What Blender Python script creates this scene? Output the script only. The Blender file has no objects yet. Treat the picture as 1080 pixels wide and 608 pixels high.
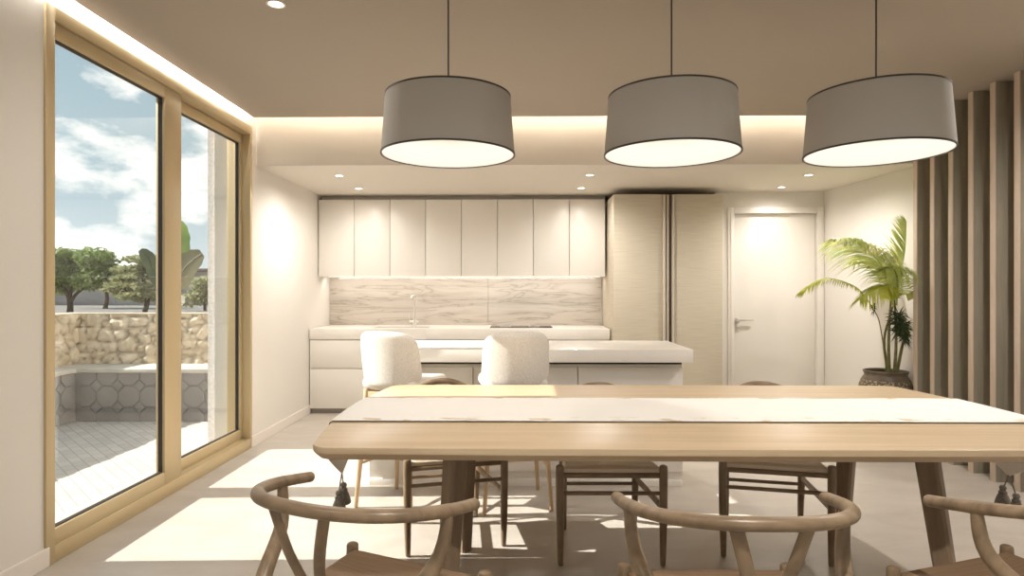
import bpy, bmesh, math, random
from mathutils import Vector, Matrix, noise
R = math.radians
C = bpy.context.scene.collection
rnd = random.Random(7)

# ---------------------------------------------------------------- materials
def new_mat(name):
    m = bpy.data.materials.new(name); m.use_nodes = True
    nt = m.node_tree
    return m, nt, nt.nodes['Principled BSDF']
def N(nt, typ, **kw):
    n = nt.nodes.new(typ)
    for k, v in kw.items(): setattr(n, k, v)
    return n
def coords(nt, scale=(1, 1, 1), rot=(0, 0, 0), kind='Object'):
    t = N(nt, 'ShaderNodeTexCoord'); mp = N(nt, 'ShaderNodeMapping')
    mp.inputs['Scale'].default_value = scale; mp.inputs['Rotation'].default_value = rot
    nt.links.new(t.outputs[kind], mp.inputs['Vector'])
    return mp.outputs['Vector']
def ramp(nt, fac, stops):
    r = N(nt, 'ShaderNodeValToRGB'); e = r.color_ramp.elements
    while len(e) < len(stops): e.new(0.5)
    for el, (p, c) in zip(e, stops): el.position = p; el.color = (*c, 1)
    nt.links.new(fac, r.inputs[0]); return r.outputs[0]
def bump(nt, b, h, strength=.2, dist=.01):
    n = N(nt, 'ShaderNodeBump'); n.inputs['Strength'].default_value = strength; n.inputs['Distance'].default_value = dist
    nt.links.new(h, n.inputs['Height']); nt.links.new(n.outputs[0], b.inputs['Normal'])
def plain(name, col, rough=.5, metal=0., var=.0, vscale=3., bmp=0., bscale=200., spec=.5):
    m, nt, b = new_mat(name)
    b.inputs['Base Color'].default_value = (*col, 1); b.inputs['Roughness'].default_value = rough; b.inputs['Metallic'].default_value = metal
    b.inputs['Specular IOR Level'].default_value = spec
    if var:
        t = N(nt, 'ShaderNodeTexNoise'); t.inputs['Scale'].default_value = vscale; t.inputs['Detail'].default_value = 6
        nt.links.new(coords(nt), t.inputs['Vector'])
        lo = tuple(c*(1-var) for c in col); hi = tuple(min(1, c*(1+var)) for c in col)
        nt.links.new(ramp(nt, t.outputs['Fac'], [(.3, lo), (.7, hi)]), b.inputs['Base Color'])
    if bmp:
        t = N(nt, 'ShaderNodeTexNoise'); t.inputs['Scale'].default_value = bscale; t.inputs['Detail'].default_value = 2
        nt.links.new(coords(nt), t.inputs['Vector']); bump(nt, b, t.outputs['Fac'], bmp, .004)
    return m
def wood(name, dark, light, scale=(3, 40, 40), rough=.42, spec=.4):
    m, nt, b = new_mat(name)
    v = coords(nt, scale)
    t = N(nt, 'ShaderNodeTexNoise'); t.inputs['Scale'].default_value = 1; t.inputs['Detail'].default_value = 7; t.inputs['Distortion'].default_value = .6
    nt.links.new(v, t.inputs['Vector'])
    nt.links.new(ramp(nt, t.outputs['Fac'], [(.3, dark), (.68, light)]), b.inputs['Base Color'])
    b.inputs['Roughness'].default_value = rough; b.inputs['Specular IOR Level'].default_value = spec
    bump(nt, b, t.outputs['Fac'], .08, .002)
    return m
def emit(name, col, s):
    m, nt, b = new_mat(name)
    b.inputs['Base Color'].default_value = (*[min(1, c) for c in col], 1)
    b.inputs['Emission Color'].default_value = (*col, 1); b.inputs['Emission Strength'].default_value = s
    return m

M = {}
M['wall'] = plain('wall_paint', (.73, .695, .64), .75, bmp=.12, bscale=90)
M['ceil'] = plain('ceiling_dimmed_paint', (.385, .33, .27), .8)  # white paint darkened to taupe: the ceiling's weaker light is in the colour
M['ceilk'] = plain('kitchen_ceiling_paint', (.68, .63, .56), .75)
M['white'] = plain('white_lacquer', (.80, .765, .71), .32)
M['doorw'] = plain('door_white', (.80, .76, .70), .35)
M['trim'] = plain('baseboard_white', (.78, .73, .67), .45)
M['dark'] = plain('dark_gap', (.05, .042, .035), .8)
M['plinth'] = plain('plinth_grey', (.36, .335, .30), .5)
M['steel'] = plain('brushed_steel', (.74, .70, .64), .4, .5)
M['hob'] = plain('hob_glass', (.06, .055, .05), .15)
M['gold'] = plain('champagne_gold_frame', (.55, .435, .255), .45, .25)
M['gasket'] = plain('gasket', (.03, .022, .018), .6)
M['stone'] = plain('worktop_stone', (.80, .76, .70), .3, var=.03, vscale=6)
M['tile'] = None
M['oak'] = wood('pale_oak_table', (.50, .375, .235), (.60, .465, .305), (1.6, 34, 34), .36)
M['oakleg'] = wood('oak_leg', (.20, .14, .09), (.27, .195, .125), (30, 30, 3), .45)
M['chair'] = wood('chair_oak', (.165, .112, .066), (.30, .212, .130), (9, 30, 9), .34)
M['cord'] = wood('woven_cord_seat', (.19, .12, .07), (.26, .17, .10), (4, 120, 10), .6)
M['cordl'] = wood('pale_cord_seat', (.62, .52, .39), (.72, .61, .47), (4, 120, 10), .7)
M['stoolwood'] = wood('stool_oak', (.46, .32, .19), (.58, .42, .26), (25, 25, 4), .42)
M['finedge'] = wood('fin_lit_edge_oak', (.52, .42, .33), (.60, .50, .40), (26, 26, 2), .5)  # pink-beige hue, paler because light on the fin ends is painted in
M['fin'] = wood('fin_shaded_oak', (.25, .22, .165), (.34, .30, .23), (26, 26, 2), .55)  # grey-olive hue, darkened for faces turned away from the light
M['boucle'] = plain('boucle', (.73, .69, .63), .95, var=.10, vscale=120, bmp=.5, bscale=260)
M['shade'] = plain('lamp_fabric', (.42, .392, .352), .9, bmp=.2, bscale=400)
M['shadein'] = plain('lamp_lining', (.52, .49, .45), .8)
M['rim'] = plain('lamp_rim', (.035, .025, .02), .5)
M['bulb'] = emit('lamp_diffuser', (1., .94, .87), .30)
M['spot'] = emit('downlight_glow', (1., .9, .75), 6.)
M['led'] = emit('led_strip', (1., .93, .84), 1.6)
M['tassel'] = plain('grey_tassel', (.24, .215, .185), .9, var=.3, vscale=150, bmp=.5, bscale=300)
M['linen'] = None
M['stem'] = plain('palm_stem', (.16, .15, .05), .6, var=.3, vscale=30)
M['bark'] = plain('bark', (.10, .07, .05), .9, var=.3, vscale=10)
M['stucco'] = plain('white_stucco', (.78, .74, .70), .95, var=.14, vscale=45, bmp=1., bscale=50)
M['soil'] = plain('soil', (.06, .045, .03), .95, var=.3, vscale=40)
M['asphalt'] = plain('asphalt', (.20, .185, .17), .9, var=.12, vscale=1)
M['houseW'] = plain('house_render', (.50, .47, .45), .9)
M['houseD'] = plain('garage_door_grey', (.40, .37, .36), .7)
M['houseR'] = plain('roof_tile', (.15, .11, .09), .9)
M['glassdark'] = plain('window_glass_dark', (.05, .06, .07), .1)
M['coping'] = plain('coping_stone', (.58, .54, .47), .85, var=.15, vscale=5)
M['block'] = plain('grey_block', (.27, .25, .235), .9, var=.15, vscale=4, bmp=.3, bscale=60)
def leafmat(name, a, b_, tr=.35):
    m, nt, b = new_mat(name)
    t = N(nt, 'ShaderNodeTexNoise'); t.inputs['Scale'].default_value = 6; nt.links.new(coords(nt), t.inputs['Vector'])
    col = ramp(nt, t.outputs['Fac'], [(.35, a), (.65, b_)])
    nt.links.new(col, b.inputs['Base Color']); b.inputs['Roughness'].default_value = .5
    tl = N(nt, 'ShaderNodeBsdfTranslucent'); nt.links.new(col, tl.inputs['Color'])
    mx = N(nt, 'ShaderNodeMixShader'); mx.inputs[0].default_value = tr
    out = nt.nodes['Material Output']
    nt.links.new(b.outputs[0], mx.inputs[1]); nt.links.new(tl.outputs[0], mx.inputs[2]); nt.links.new(mx.outputs[0], out.inputs['Surface'])
    return m
M['palm'] = leafmat('palm_leaf', (.38, .46, .11), (.62, .64, .24))
M['palmy'] = leafmat('palm_leaf_yellow', (.42, .48, .05), (.62, .62, .12))
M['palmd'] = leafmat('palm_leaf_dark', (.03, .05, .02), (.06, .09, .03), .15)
M['tree1'] = leafmat('tree_leaf_green', (.16, .24, .06), (.32, .38, .14), .4)
M['tree2'] = leafmat('tree_leaf_olive', (.24, .26, .11), (.46, .45, .25), .4)
M['banana'] = leafmat('banana_leaf', (.12, .20, .04), (.22, .32, .07))
M['bananar'] = leafmat('banana_leaf_bronze', (.12, .115, .055), (.18, .16, .08), .2)

def floor_mat():
    m, nt, b = new_mat('polished_floor')
    t = N(nt, 'ShaderNodeTexNoise'); t.inputs['Scale'].default_value = 2.2; t.inputs['Detail'].default_value = 9; t.inputs['Roughness'].default_value = .62; t.inputs['Distortion'].default_value = .5
    nt.links.new(coords(nt, (1, 2.2, 1)), t.inputs['Vector'])
    nt.links.new(ramp(nt, t.outputs['Fac'], [(.3, (.47, .42, .365)), (.7, (.57, .52, .46))]), b.inputs['Base Color'])
    t2 = N(nt, 'ShaderNodeTexNoise'); t2.inputs['Scale'].default_value = 5
    nt.links.new(coords(nt), t2.inputs['Vector'])
    rr = N(nt, 'ShaderNodeMapRange'); rr.inputs['To Min'].default_value = .28; rr.inputs['To Max'].default_value = .45
    nt.links.new(t2.outputs['Fac'], rr.inputs['Value']); nt.links.new(rr.outputs[0], b.inputs['Roughness'])
    b.inputs['Specular IOR Level'].default_value = .4
    return m
M['floor'] = floor_mat()
def linen_mat():
    m, nt, b = new_mat('linen_panel')
    t = N(nt, 'ShaderNodeTexNoise'); t.inputs['Scale'].default_value = 1; t.inputs['Detail'].default_value = 5
    nt.links.new(coords(nt, (5, 5, 160)), t.inputs['Vector'])
    nt.links.new(ramp(nt, t.outputs['Fac'], [(.3, (.52, .46, .36)), (.7, (.60, .54, .43))]), b.inputs['Base Color'])
    b.inputs['Roughness'].default_value = .75; bump(nt, b, t.outputs['Fac'], .15, .003)
    return m
M['linen'] = linen_mat()
def marble_mat():
    m, nt, b = new_mat('veined_stone')
    w = N(nt, 'ShaderNodeTexNoise'); w.inputs['Scale'].default_value = 1.; w.inputs['Detail'].default_value = 8; w.inputs['Distortion'].default_value = 1.2
    nt.links.new(coords(nt, (1.3, 1, 11)), w.inputs['Vector'])
    v = N(nt, 'ShaderNodeMath', operation='SUBTRACT'); v.inputs[1].default_value = .5; nt.links.new(w.outputs['Fac'], v.inputs[0])
    a = N(nt, 'ShaderNodeMath', operation='ABSOLUTE'); nt.links.new(v.outputs[0], a.inputs[0])
    c1 = ramp(nt, a.outputs[0], [(.0, (.36, .31, .26)), (.02, (.48, .43, .37)), (.10, (.54, .49, .43))])
    nt.links.new(c1, b.inputs['Base Color']); b.inputs['Roughness'].default_value = .08
    return m
M['marble'] = marble_mat()
def runner_mat():
    m, nt, b = new_mat('white_runner_cloth')
    t = N(nt, 'ShaderNodeTexNoise'); t.inputs['Scale'].default_value = 9; t.inputs['Detail'].default_value = 6
    nt.links.new(coords(nt, (1, 2, 1)), t.inputs['Vector'])
    tc = N(nt, 'ShaderNodeTexCoord'); sx = N(nt, 'ShaderNodeSeparateXYZ'); nt.links.new(tc.outputs['Object'], sx.inputs[0])
    ab = N(nt, 'ShaderNodeMath', operation='ABSOLUTE'); nt.links.new(sx.outputs['Y'], ab.inputs[0])
    band = N(nt, 'ShaderNodeMapRange'); band.inputs['From Min'].default_value = .20; band.inputs['From Max'].default_value = .235
    nt.links.new(ab.outputs[0], band.inputs['Value'])
    th = N(nt, 'ShaderNodeMapRange'); th.inputs['From Min'].default_value = .54; th.inputs['From Max'].default_value = .62
    nt.links.new(t.outputs['Fac'], th.inputs['Value'])
    mu = N(nt, 'ShaderNodeMath', operation='MULTIPLY'); nt.links.new(band.outputs[0], mu.inputs[0]); nt.links.new(th.outputs[0], mu.inputs[1])
    nt.links.new(ramp(nt, mu.outputs[0], [(0, (.80, .77, .72)), (1, (.55, .44, .30))]), b.inputs['Base Color'])
    b.inputs['Roughness'].default_value = .85
    return m
M['runner'] = runner_mat()
M['rhem'] = plain('runner_hem', (.20, .17, .13), .9)
def pot_mat():
    m, nt, b = new_mat('carved_pot')
    v = N(nt, 'ShaderNodeTexVoronoi'); v.inputs['Scale'].default_value = 55; nt.links.new(coords(nt), v.inputs['Vector'])
    nt.links.new(ramp(nt, v.outputs['Distance'], [(.15, (.48, .38, .25)), (.55, (.12, .09, .06))]), b.inputs['Base Color'])
    b.inputs['Roughness'].default_value = .55; bump(nt, b, v.outputs['Distance'], .5, .01)
    return m
M['pot'] = pot_mat()
M['potp'] = plain('pot_glaze', (.13, .098, .066), .45, var=.3, vscale=12)
def paving_mat():
    m, nt, b = new_mat('patio_paving')
    br = N(nt, 'ShaderNodeTexBrick'); br.inputs['Scale'].default_value = 3.2; br.inputs['Mortar Size'].default_value = .012
    br.inputs['Color1'].default_value = (.56, .52, .48, 1); br.inputs['Color2'].default_value = (.47, .435, .41, 1); br.inputs['Mortar'].default_value = (.34, .31, .29, 1)
    nt.links.new(coords(nt, rot=(0, 0, R(45))), br.inputs['Vector']); nt.links.new(br.outputs['Color'], b.inputs['Base Color'])
    b.inputs['Roughness'].default_value = .85
    return m
M['paving'] = paving_mat()
def rubble_mat():
    m, nt, b = new_mat('rubble_stone')
    at = N(nt, 'ShaderNodeAttribute'); at.attribute_name = 'stone'
    t = N(nt, 'ShaderNodeTexNoise'); t.inputs['Scale'].default_value = 14; t.inputs['Detail'].default_value = 6; nt.links.new(coords(nt), t.inputs['Vector'])
    mx = N(nt, 'ShaderNodeMix', data_type='RGBA', blend_type='MULTIPLY'); mx.inputs[0].default_value = .5
    nt.links.new(at.outputs['Color'], mx.inputs[6]); nt.links.new(ramp(nt, t.outputs['Fac'], [(.3, (.6, .55, .5)), (.7, (1, 1, 1))]), mx.inputs[7])
    nt.links.new(mx.outputs[2], b.inputs['Base Color']); b.inputs['Roughness'].default_value = .95
    bump(nt, b, t.outputs['Fac'], .6, .02)
    return m
M['rubble'] = rubble_mat()
def glass_mat():
    m = bpy.data.materials.new('window_glass'); m.use_nodes = True; nt = m.node_tree
    nt.nodes.remove(nt.nodes['Principled BSDF'])
    g = N(nt, 'ShaderNodeNewGeometry'); d = N(nt, 'ShaderNodeVectorMath', operation='DOT_PRODUCT')
    nt.links.new(g.outputs['Normal'], d.inputs[0]); nt.links.new(g.outputs['Incoming'], d.inputs[1])
    a = N(nt, 'ShaderNodeMath', operation='ABSOLUTE'); nt.links.new(d.outputs['Value'], a.inputs[0])
    s = N(nt, 'ShaderNodeMath', operation='SUBTRACT'); s.inputs[0].default_value = 1; nt.links.new(a.outputs[0], s.inputs[1])
    p = N(nt, 'ShaderNodeMath', operation='POWER'); p.inputs[1].default_value = 5; nt.links.new(s.outputs[0], p.inputs[0])
    q = N(nt, 'ShaderNodeMath', operation='MULTIPLY_ADD'); q.inputs[1].default_value = .96; q.inputs[2].default_value = .04; nt.links.new(p.outputs[0], q.inputs[0])
    t = N(nt, 'ShaderNodeBsdfTransparent'); t.inputs[0].default_value = (.97, .98, .97, 1)
    gl = N(nt, 'ShaderNodeBsdfGlossy'); gl.inputs['Roughness'].default_value = .0
    mx = N(nt, 'ShaderNodeMixShader'); nt.links.new(q.outputs[0], mx.inputs[0]); nt.links.new(t.outputs[0], mx.inputs[1]); nt.links.new(gl.outputs[0], mx.inputs[2])
    nt.links.new(mx.outputs[0], nt.nodes['Material Output'].inputs['Surface'])
    return m
M['glass'] = glass_mat()

# ---------------------------------------------------------------- mesh helpers
class MB:
    def __init__(s): s.v = []; s.f = []
    def add(s, vs, fs):
        o = len(s.v); s.v += [tuple(p) for p in vs]; s.f += [tuple(i+o for i in f) for f in fs]; return s
    def bm(s, b):
        b.verts.ensure_lookup_table(); b.verts.index_update()
        s.add([v.co[:] for v in b.verts], [[v.index for v in f.verts] for f in b.faces]); b.free(); return s
    def box(s, x0, x1, y0, y1, z0, z1, b=.003, seg=2):
        bm_ = bmesh.new(); bmesh.ops.create_cube(bm_, size=1)
        for v in bm_.verts:
            v.co = Vector(((x0+x1)/2+v.co.x*(x1-x0), (y0+y1)/2+v.co.y*(y1-y0), (z0+z1)/2+v.co.z*(z1-z0)))
        b = min(b, .45*min(abs(x1-x0), abs(y1-y0), abs(z1-z0)))
        if b > 0: bmesh.ops.bevel(bm_, geom=bm_.edges[:], offset=b, segments=seg, affect='EDGES', profile=.5)
        return s.bm(bm_)
    def soft(s, sx, sy, sz, r, n=14, fn=None):
        """box of half sizes sx,sy,sz with all edges rounded by r, then bent by fn"""
        bm_ = bmesh.new(); bmesh.ops.create_cube(bm_, size=2)
        bmesh.ops.subdivide_edges(bm_, edges=bm_.edges[:], cuts=n, use_grid_fill=True)
        H = Vector((sx, sy, sz))
        for v in bm_.verts:
            p = Vector([math.sin(c*math.pi/2)*h for c, h in zip(v.co, H)])
            q = Vector([max(-(h-r), min(h-r, c)) for c, h in zip(p, H)])
            d = p-q
            if d.length > 1e-9: p = q+d.normalized()*r
            v.co = fn(p) if fn else p
        return s.bm(bm_)
    def tube(s, pts, rad, seg=12, flat=1., up=None, cap=True, sub=6):
        """swept tube through pts (Catmull-Rom), rad per point or number; flat scales the second axis"""
        P = [Vector(p) for p in pts]; n = len(P)
        Rr = [rad]*n if isinstance(rad, (int, float)) else list(rad)
        Q, q = [], []
        if sub > 1 and n > 2:
            for i in range(n-1):
                a = P[max(i-1, 0)]; b = P[i]; c = P[i+1]; d = P[min(i+2, n-1)]
                for k in range(sub):
                    t = k/sub
                    Q.append(.5*((2*b)+(c-a)*t+(2*a-5*b+4*c-d)*t*t+(3*b-a-3*c+d)*t**3)); q.append(Rr[i]*(1-t)+Rr[i+1]*t)
            Q.append(P[-1]); q.append(Rr[-1])
        else: Q, q = P, Rr
        if cap:   # round the ends
            d0 = (Q[0]-Q[1]).normalized(); d1 = (Q[-1]-Q[-2]).normalized()
            a = [(Q[0]+d0*q[0]*.5*math.sin(k*math.pi/6), q[0]*max(.04, math.cos(k*math.pi/6))) for k in (3, 2, 1)]
            b = [(Q[-1]+d1*q[-1]*.5*math.sin(k*math.pi/6), q[-1]*max(.04, math.cos(k*math.pi/6))) for k in (1, 2, 3)]
            Q = [x[0] for x in a]+Q+[x[0] for x in b]; q = [x[1] for x in a]+q+[x[1] for x in b]
        T = [(Q[min(i+1, len(Q)-1)]-Q[max(i-1, 0)]).normalized() for i in range(len(Q))]
        u = Vector(up) if up else (Vector((0, 0, 1)) if abs(T[0].z) < .9 else Vector((1, 0, 0)))
        u = (u-T[0]*u.dot(T[0])).normalized()
        vs, fs = [], []
        for i in range(len(Q)):
            u = (u-T[i]*u.dot(T[i])).normalized(); w = T[i].cross(u)
            for k in range(seg):
                a = 2*math.pi*k/seg; vs.append(Q[i]+u*math.cos(a)*q[i]+w*math.sin(a)*q[i]*flat)
        for i in range(len(Q)-1):
            for k in range(seg):
                a = i*seg+k; b = i*seg+(k+1) % seg; fs.append((a, b, b+seg, a+seg))
        fs.append(tuple(range(seg))[::-1]); fs.append(tuple(range((len(Q)-1)*seg, len(Q)*seg)))
        return s.add(vs, fs)
    def lathe(s, prof, c=(0, 0, 0), seg=40, close=False):
        vs, fs = [], []; n = len(prof)
        for (r, z) in prof:
            for k in range(seg):
                a = 2*math.pi*k/seg; vs.append((c[0]+r*math.cos(a), c[1]+r*math.sin(a), c[2]+z))
        m = n if close else n-1
        for i in range(m):
            for k in range(seg):
                a = i*seg+k; b = i*seg+(k+1) % seg; j = ((i+1) % n)*seg
                fs.append((a, b, j+(k+1) % seg, j+k))
        if not close:
            fs.append(tuple(range(seg))[::-1]); fs.append(tuple(range((n-1)*seg, n*seg)))
        return s.add(vs, fs)
    def build(s, name, mat, parent=None, smooth=35, loc=None):
        me = bpy.data.meshes.new(name); me.from_pydata(s.v, [], s.f); me.update()
        b = bmesh.new(); b.from_mesh(me); bmesh.ops.recalc_face_normals(b, faces=b.faces); b.to_mesh(me); b.free()
        me.materials.append(M[mat] if isinstance(mat, str) else mat)
        if smooth:
            for p in me.polygons: p.use_smooth = True
            me.set_sharp_from_angle(angle=R(smooth))
        o = bpy.data.objects.new(name, me); C.objects.link(o)
        if parent: o.parent = parent
        if loc: o.location = loc
        return o
def tag(o, label=None, cat=None, group=None, kind=None):
    if label: o['label'] = label
    if cat: o['category'] = cat
    if group: o['group'] = group
    if kind: o['kind'] = kind
    return o
def thing(name, label, cat, loc=(0, 0, 0), rz=0, group=None, kind=None):
    o = bpy.data.objects.new(name, None); C.objects.link(o); o.empty_display_size = .1
    o.location = loc; o.rotation_euler = (0, 0, rz)
    return tag(o, label, cat, group, kind)
def dup(root, loc, rz, label):
    def cp(o, parent):
        c = o.copy(); C.objects.link(c)
        if parent: c.parent = parent
        for ch in [x for x in list(bpy.data.objects) if x.parent == o]: cp(ch, c)
        return c
    r = cp(root, None); r.location = loc; r.rotation_euler = (0, 0, rz); r['label'] = label
    return r
def struct(name, mb, mat, label, cat, smooth=None):
    return tag(mb.build(name, mat, None, smooth), label, cat, None, 'structure')
def light(name, typ, loc, energy, col=(1, .88, .74), rot=(0, 0, 0), parent=None, **kw):
    l = bpy.data.lights.new(name, typ); l.energy = energy; l.color = col
    for k, v in kw.items(): setattr(l, k, v)
    o = bpy.data.objects.new(name, l); C.objects.link(o); o.location = loc; o.rotation_euler = rot
    if parent: o.parent = parent
    return o

# ---------------------------------------------------------------- dimensions
XL, CZ, KZ = -2.18, 2.66, 2.305
YB = -2.4
WARM = (1, .95, .892)

# ---------------------------------------------------------------- room shell
struct('floor', MB().box(XL-.001, 3.6, YB, 7.3, -.1, 0, 0), 'floor', 'pale polished floor with sun patches', 'floor')
struct('wall_left', MB().box(XL-.3, XL, YB-.2, 2.865, 0, 2.95, 0).box(XL-.3, XL, 5.10, 7.42, 0, 2.95, 0).box(XL-.3, XL, 2.865, 5.10, 2.595, 2.95, 0),
       'wall', 'off-white wall around the tall sliding window', 'wall')
struct('wall_kitchen', MB().box(XL, 2.04, 7.22, 7.42, 0, 2.95, 0), 'wall', 'off-white wall behind the kitchen units', 'wall')
struct('wall_door', MB().box(2.04, 2.225, 6.645, 7.42, 0, 2.95, 0).box(3.105, 3.6, 6.645, 7.42, 0, 2.95, 0).box(2.225, 3.105, 6.645, 7.42, 2.085, 2.95, 0),
       'wall', 'short off-white wall holding the white door', 'wall')
# far right wall, slightly angled, from the door corner to behind the fins
wr = MB(); a, b = (3.17, 6.645), (3.30, 5.11)
wr.add([(a[0], a[1], 0), (b[0], b[1], 0), (b[0]+.3, b[1], 0), (a[0]+.3, a[1], 0), (a[0], a[1], 2.95), (b[0], b[1], 2.95), (b[0]+.3, b[1], 2.95), (a[0]+.3, a[1], 2.95)],
       [(0, 1, 5, 4), (1, 2, 6, 5), (2, 3, 7, 6), (3, 0, 4, 7), (4, 5, 6, 7), (0, 3, 2, 1)])
wr.box(3.32, 3.6, YB-.2, 5.11, 0, 2.95, 0)
struct('wall_right', wr, 'wall', 'off-white right wall behind the potted palm and fins', 'wall')
struct('wall_back', MB().box(XL-.3, -1.2, YB-.2, YB, 0, 2.95, 0).box(2.4, 3.6, YB-.2, YB, 0, 2.95, 0).box(-1.2, 2.4, YB-.2, YB, 2.3, 2.95, 0), 'wall', 'off-white wall behind the viewer', 'wall')
W2 = thing('window_fill', 'added unseen glazed opening behind the viewer, for fill light', 'window', (.6, YB-.1, 0), 0, None, 'structure')  # unseen opening, added to let fill light in under the table
f2 = MB()
for x in (-1.775, -.59, .59, 1.775): f2.box(x-.025, x+.025, -.04, .04, 0, 2.3)
f2.box(-1.8, 1.8, -.04, .04, 0, .06).box(-1.8, 1.8, -.04, .04, 2.24, 2.3)
f2.build('window_frame', 'gold', W2)
for a, b in ((-1.75, -.615), (-.565, .565), (.615, 1.75)): MB().box(a, b, -.003, .003, .06, 2.24, 0).build('glass_pane', 'glass', W2, None)
struct('ceiling', MB().box(-2.135, 3.32, YB, 5.04, CZ, CZ+.05, 0), 'ceil', 'main ceiling over the dining table, shade painted into its taupe tone', 'ceiling')
struct('ceiling_kitchen', MB().box(XL, 3.6, 5.20, 7.22, KZ, 2.95, 0), 'ceilk', 'lowered kitchen ceiling with a lit front face', 'ceiling')
struct('ceiling_slab', MB().box(XL, 3.6, YB, 5.20, 2.88, 2.98, 0), 'wall', 'upper slab above the light coves', 'ceiling')
struct('baseboard_left', MB().box(XL, XL+.015, YB, 2.885, 0, .09, .004), 'trim', 'white baseboard left of the window', 'baseboard')
struct('baseboard_far', MB().box(XL, XL+.015, 5.085, 6.50, 0, .09, .004), 'trim', 'white baseboard between window and kitchen', 'baseboard')

# cove lights (hidden above the ceiling edge)
light('cove_light', 'AREA', (.6, 5.03, 2.74), 105, (1, .965, .92), (R(-80), 0, 0), shape='RECTANGLE', size=5.2, size_y=.04)
light('cove_light', 'AREA', (-2.13, 2.6, 2.75), 30, (1, .965, .92), (0, R(80), 0), shape='RECTANGLE', size=.04, size_y=4.8)

# ---------------------------------------------------------------- window
W = thing('window_1', 'tall gold-framed sliding window onto the patio', 'window', (XL, 3.98, 0), 0, None, 'structure')
def wy(y): return y-3.98
fr = MB()
fr.box(-.18, .012, wy(2.865), wy(2.922), 0, 2.595).box(-.18, .008, wy(5.06), wy(5.10), 0, 2.595)
fr.box(-.18, .014, wy(2.922), wy(5.06), 2.53, 2.595).box(-.18, .010, wy(2.922), wy(5.06), 0, .08)
fr.build('window_frame', 'gold', W)
def sash(y0, y1, x0, x1, sl, sr):
    m = MB(); z0, z1 = .075, 2.525
    m.box(x0, x1, wy(y0), wy(y0+sl), z0, z1).box(x0, x1, wy(y1-sr), wy(y1), z0, z1)
    m.box(x0, x1, wy(y0+sl), wy(y1-sr), z0, .155).box(x0, x1, wy(y0+sl), wy(y1-sr), 2.455, z1)
    s = m.build('sash', 'gold', W)
    g = MB(); e = .005; a0, a1, b0, b1 = wy(y0+sl), wy(y1-sr), .155, 2.455; xm = (x0+x1)/2; 
    g.box(xm-.012, xm+.012, a0, a0+e, b0, b1, 0).box(xm-.012, xm+.012, a1-e, a1, b0, b1, 0).box(xm-.012, xm+.012, a0+e, a1-e, b0, b0+e, 0).box(xm-.012, xm+.012, a0+e, a1-e, b1-e, b1, 0)
    g.build('gasket', 'gasket', s, None)
    MB().box(xm-.003, xm+.003, a0+e, a1-e, b0+e, b1-e, 0).build('glass_pane', 'glass', s, None)
sash(2.915, 4.035, -.052, .004, .012, .19)
sash(3.985, 5.062, -.112, -.056, .05, .035)

# ---------------------------------------------------------------- kitchen uppers
UX0, UX1 = -2.172, .911
dw = (UX1-UX0)/8
ul = ['double-door white upper cabinet touching the left wall', 'double-door white upper cabinet second from the left wall, above the faucet',
      'double-door white upper cabinet third from the left wall, above the hob', 'double-door white upper cabinet beside the tall beige cabinet']
for i in range(4):
    x0 = UX0+2*dw*i
    t = thing('upper_cabinet', ul[i], 'cabinet', (x0+dw, 7.0, 1.422), 0, 'white upper kitchen cabinets')
    MB().box(-dw+.0005, dw-.0005, -.19, .219, .012, .827, .002).build('body', 'white', t)
    for k in (0, 1):
        MB().box(-dw+dw*k+.0025, -dw+dw*(k+1)-.0025, -.22, -.1925, 0, .827, .003).build('door', 'white', t)
struct('trim_1', MB().box(XL, .93, 6.93, 7.215, 2.2495, KZ, 0), 'ceilk', 'recessed filler strip above the upper cabinets', 'trim')
led = MB().box(XL+.05, .88, 7.0, 7.02, 1.424, 1.4335, 0)
tag(led.build('led_strip', 'led', None, None), 'lit strip fixed under the upper cabinets', 'light')
light('undercabinet_light', 'AREA', (-.63, 7.0, 1.415), 4.5, WARM, (R(18), 0, 0), shape='RECTANGLE', size=3.0, size_y=.03)

# backsplash
bs = thing('backsplash', 'glossy veined stone backsplash behind the sink', 'backsplash', (XL, 7.213, .8782))
for x0, x1 in ((.002, 1.811), (1.815, 3.10)):
    MB().box(x0, x1, -.006, .006, 0, .541, .001, 1).build('panel', 'marble', bs, None)

# base cabinets
CX0, CX1 = -2.172, .915
cw = (CX1-CX0)/4
bl = ['white base cabinet with two wide drawers against the left wall', 'white drawer base cabinet second from the left wall, under the faucet',
      'white drawer base cabinet third from the left wall, under the hob', 'white drawer base cabinet next to the tall beige cabinet']
for i in range(4):
    t = thing('base_cabinet', bl[i], 'cabinet', (CX0+cw*(i+.5), 6.85, 0), 0, 'white kitchen base cabinets')
    h = cw/2
    MB().box(-h+.0005, h-.0005, -.335, .363, .05, .766, .002).build('body', 'white', t)
    MB().box(-h+.0005, h-.0005, -.30, .36, 0, .05, 0).build('plinth', 'plinth', t)
    for z0, z1 in ((.055, .462), (.472, .762)):
        MB().box(-h+.002, h-.002, -.357, -.3355, z0, z1, .003).build('drawer', 'white', t)
ct = MB(); SX0, SX1, SY0, SY1 = -1.55, -.97, 6.63, 6.90
ct.box(CX0, SX0, 6.485, 7.2195, .768, .878, .003).box(SX1, .918, 6.485, 7.2195, .768, .878, .003)
ct.box(SX0, SX1, 6.485, SY0, .768, .878, 0).box(SX0, SX1, SY1, 7.2195, .768, .878, 0)
tag(ct.build('countertop', 'stone', None, 30), 'thick white countertop along the kitchen wall', 'countertop')
sk = thing('sink', 'inset steel sink below the faucet', 'sink', (-1.26, 6.765, .878))
b_ = MB(); hw, hd = .289, .134
b_.box(-hw, hw, -hd, hd, -.105, -.10, 0).box(-hw, -hw+.006, -hd, hd, -.10, .002, .001).box(hw-.006, hw, -hd, hd, -.10, .002, .001)
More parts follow.
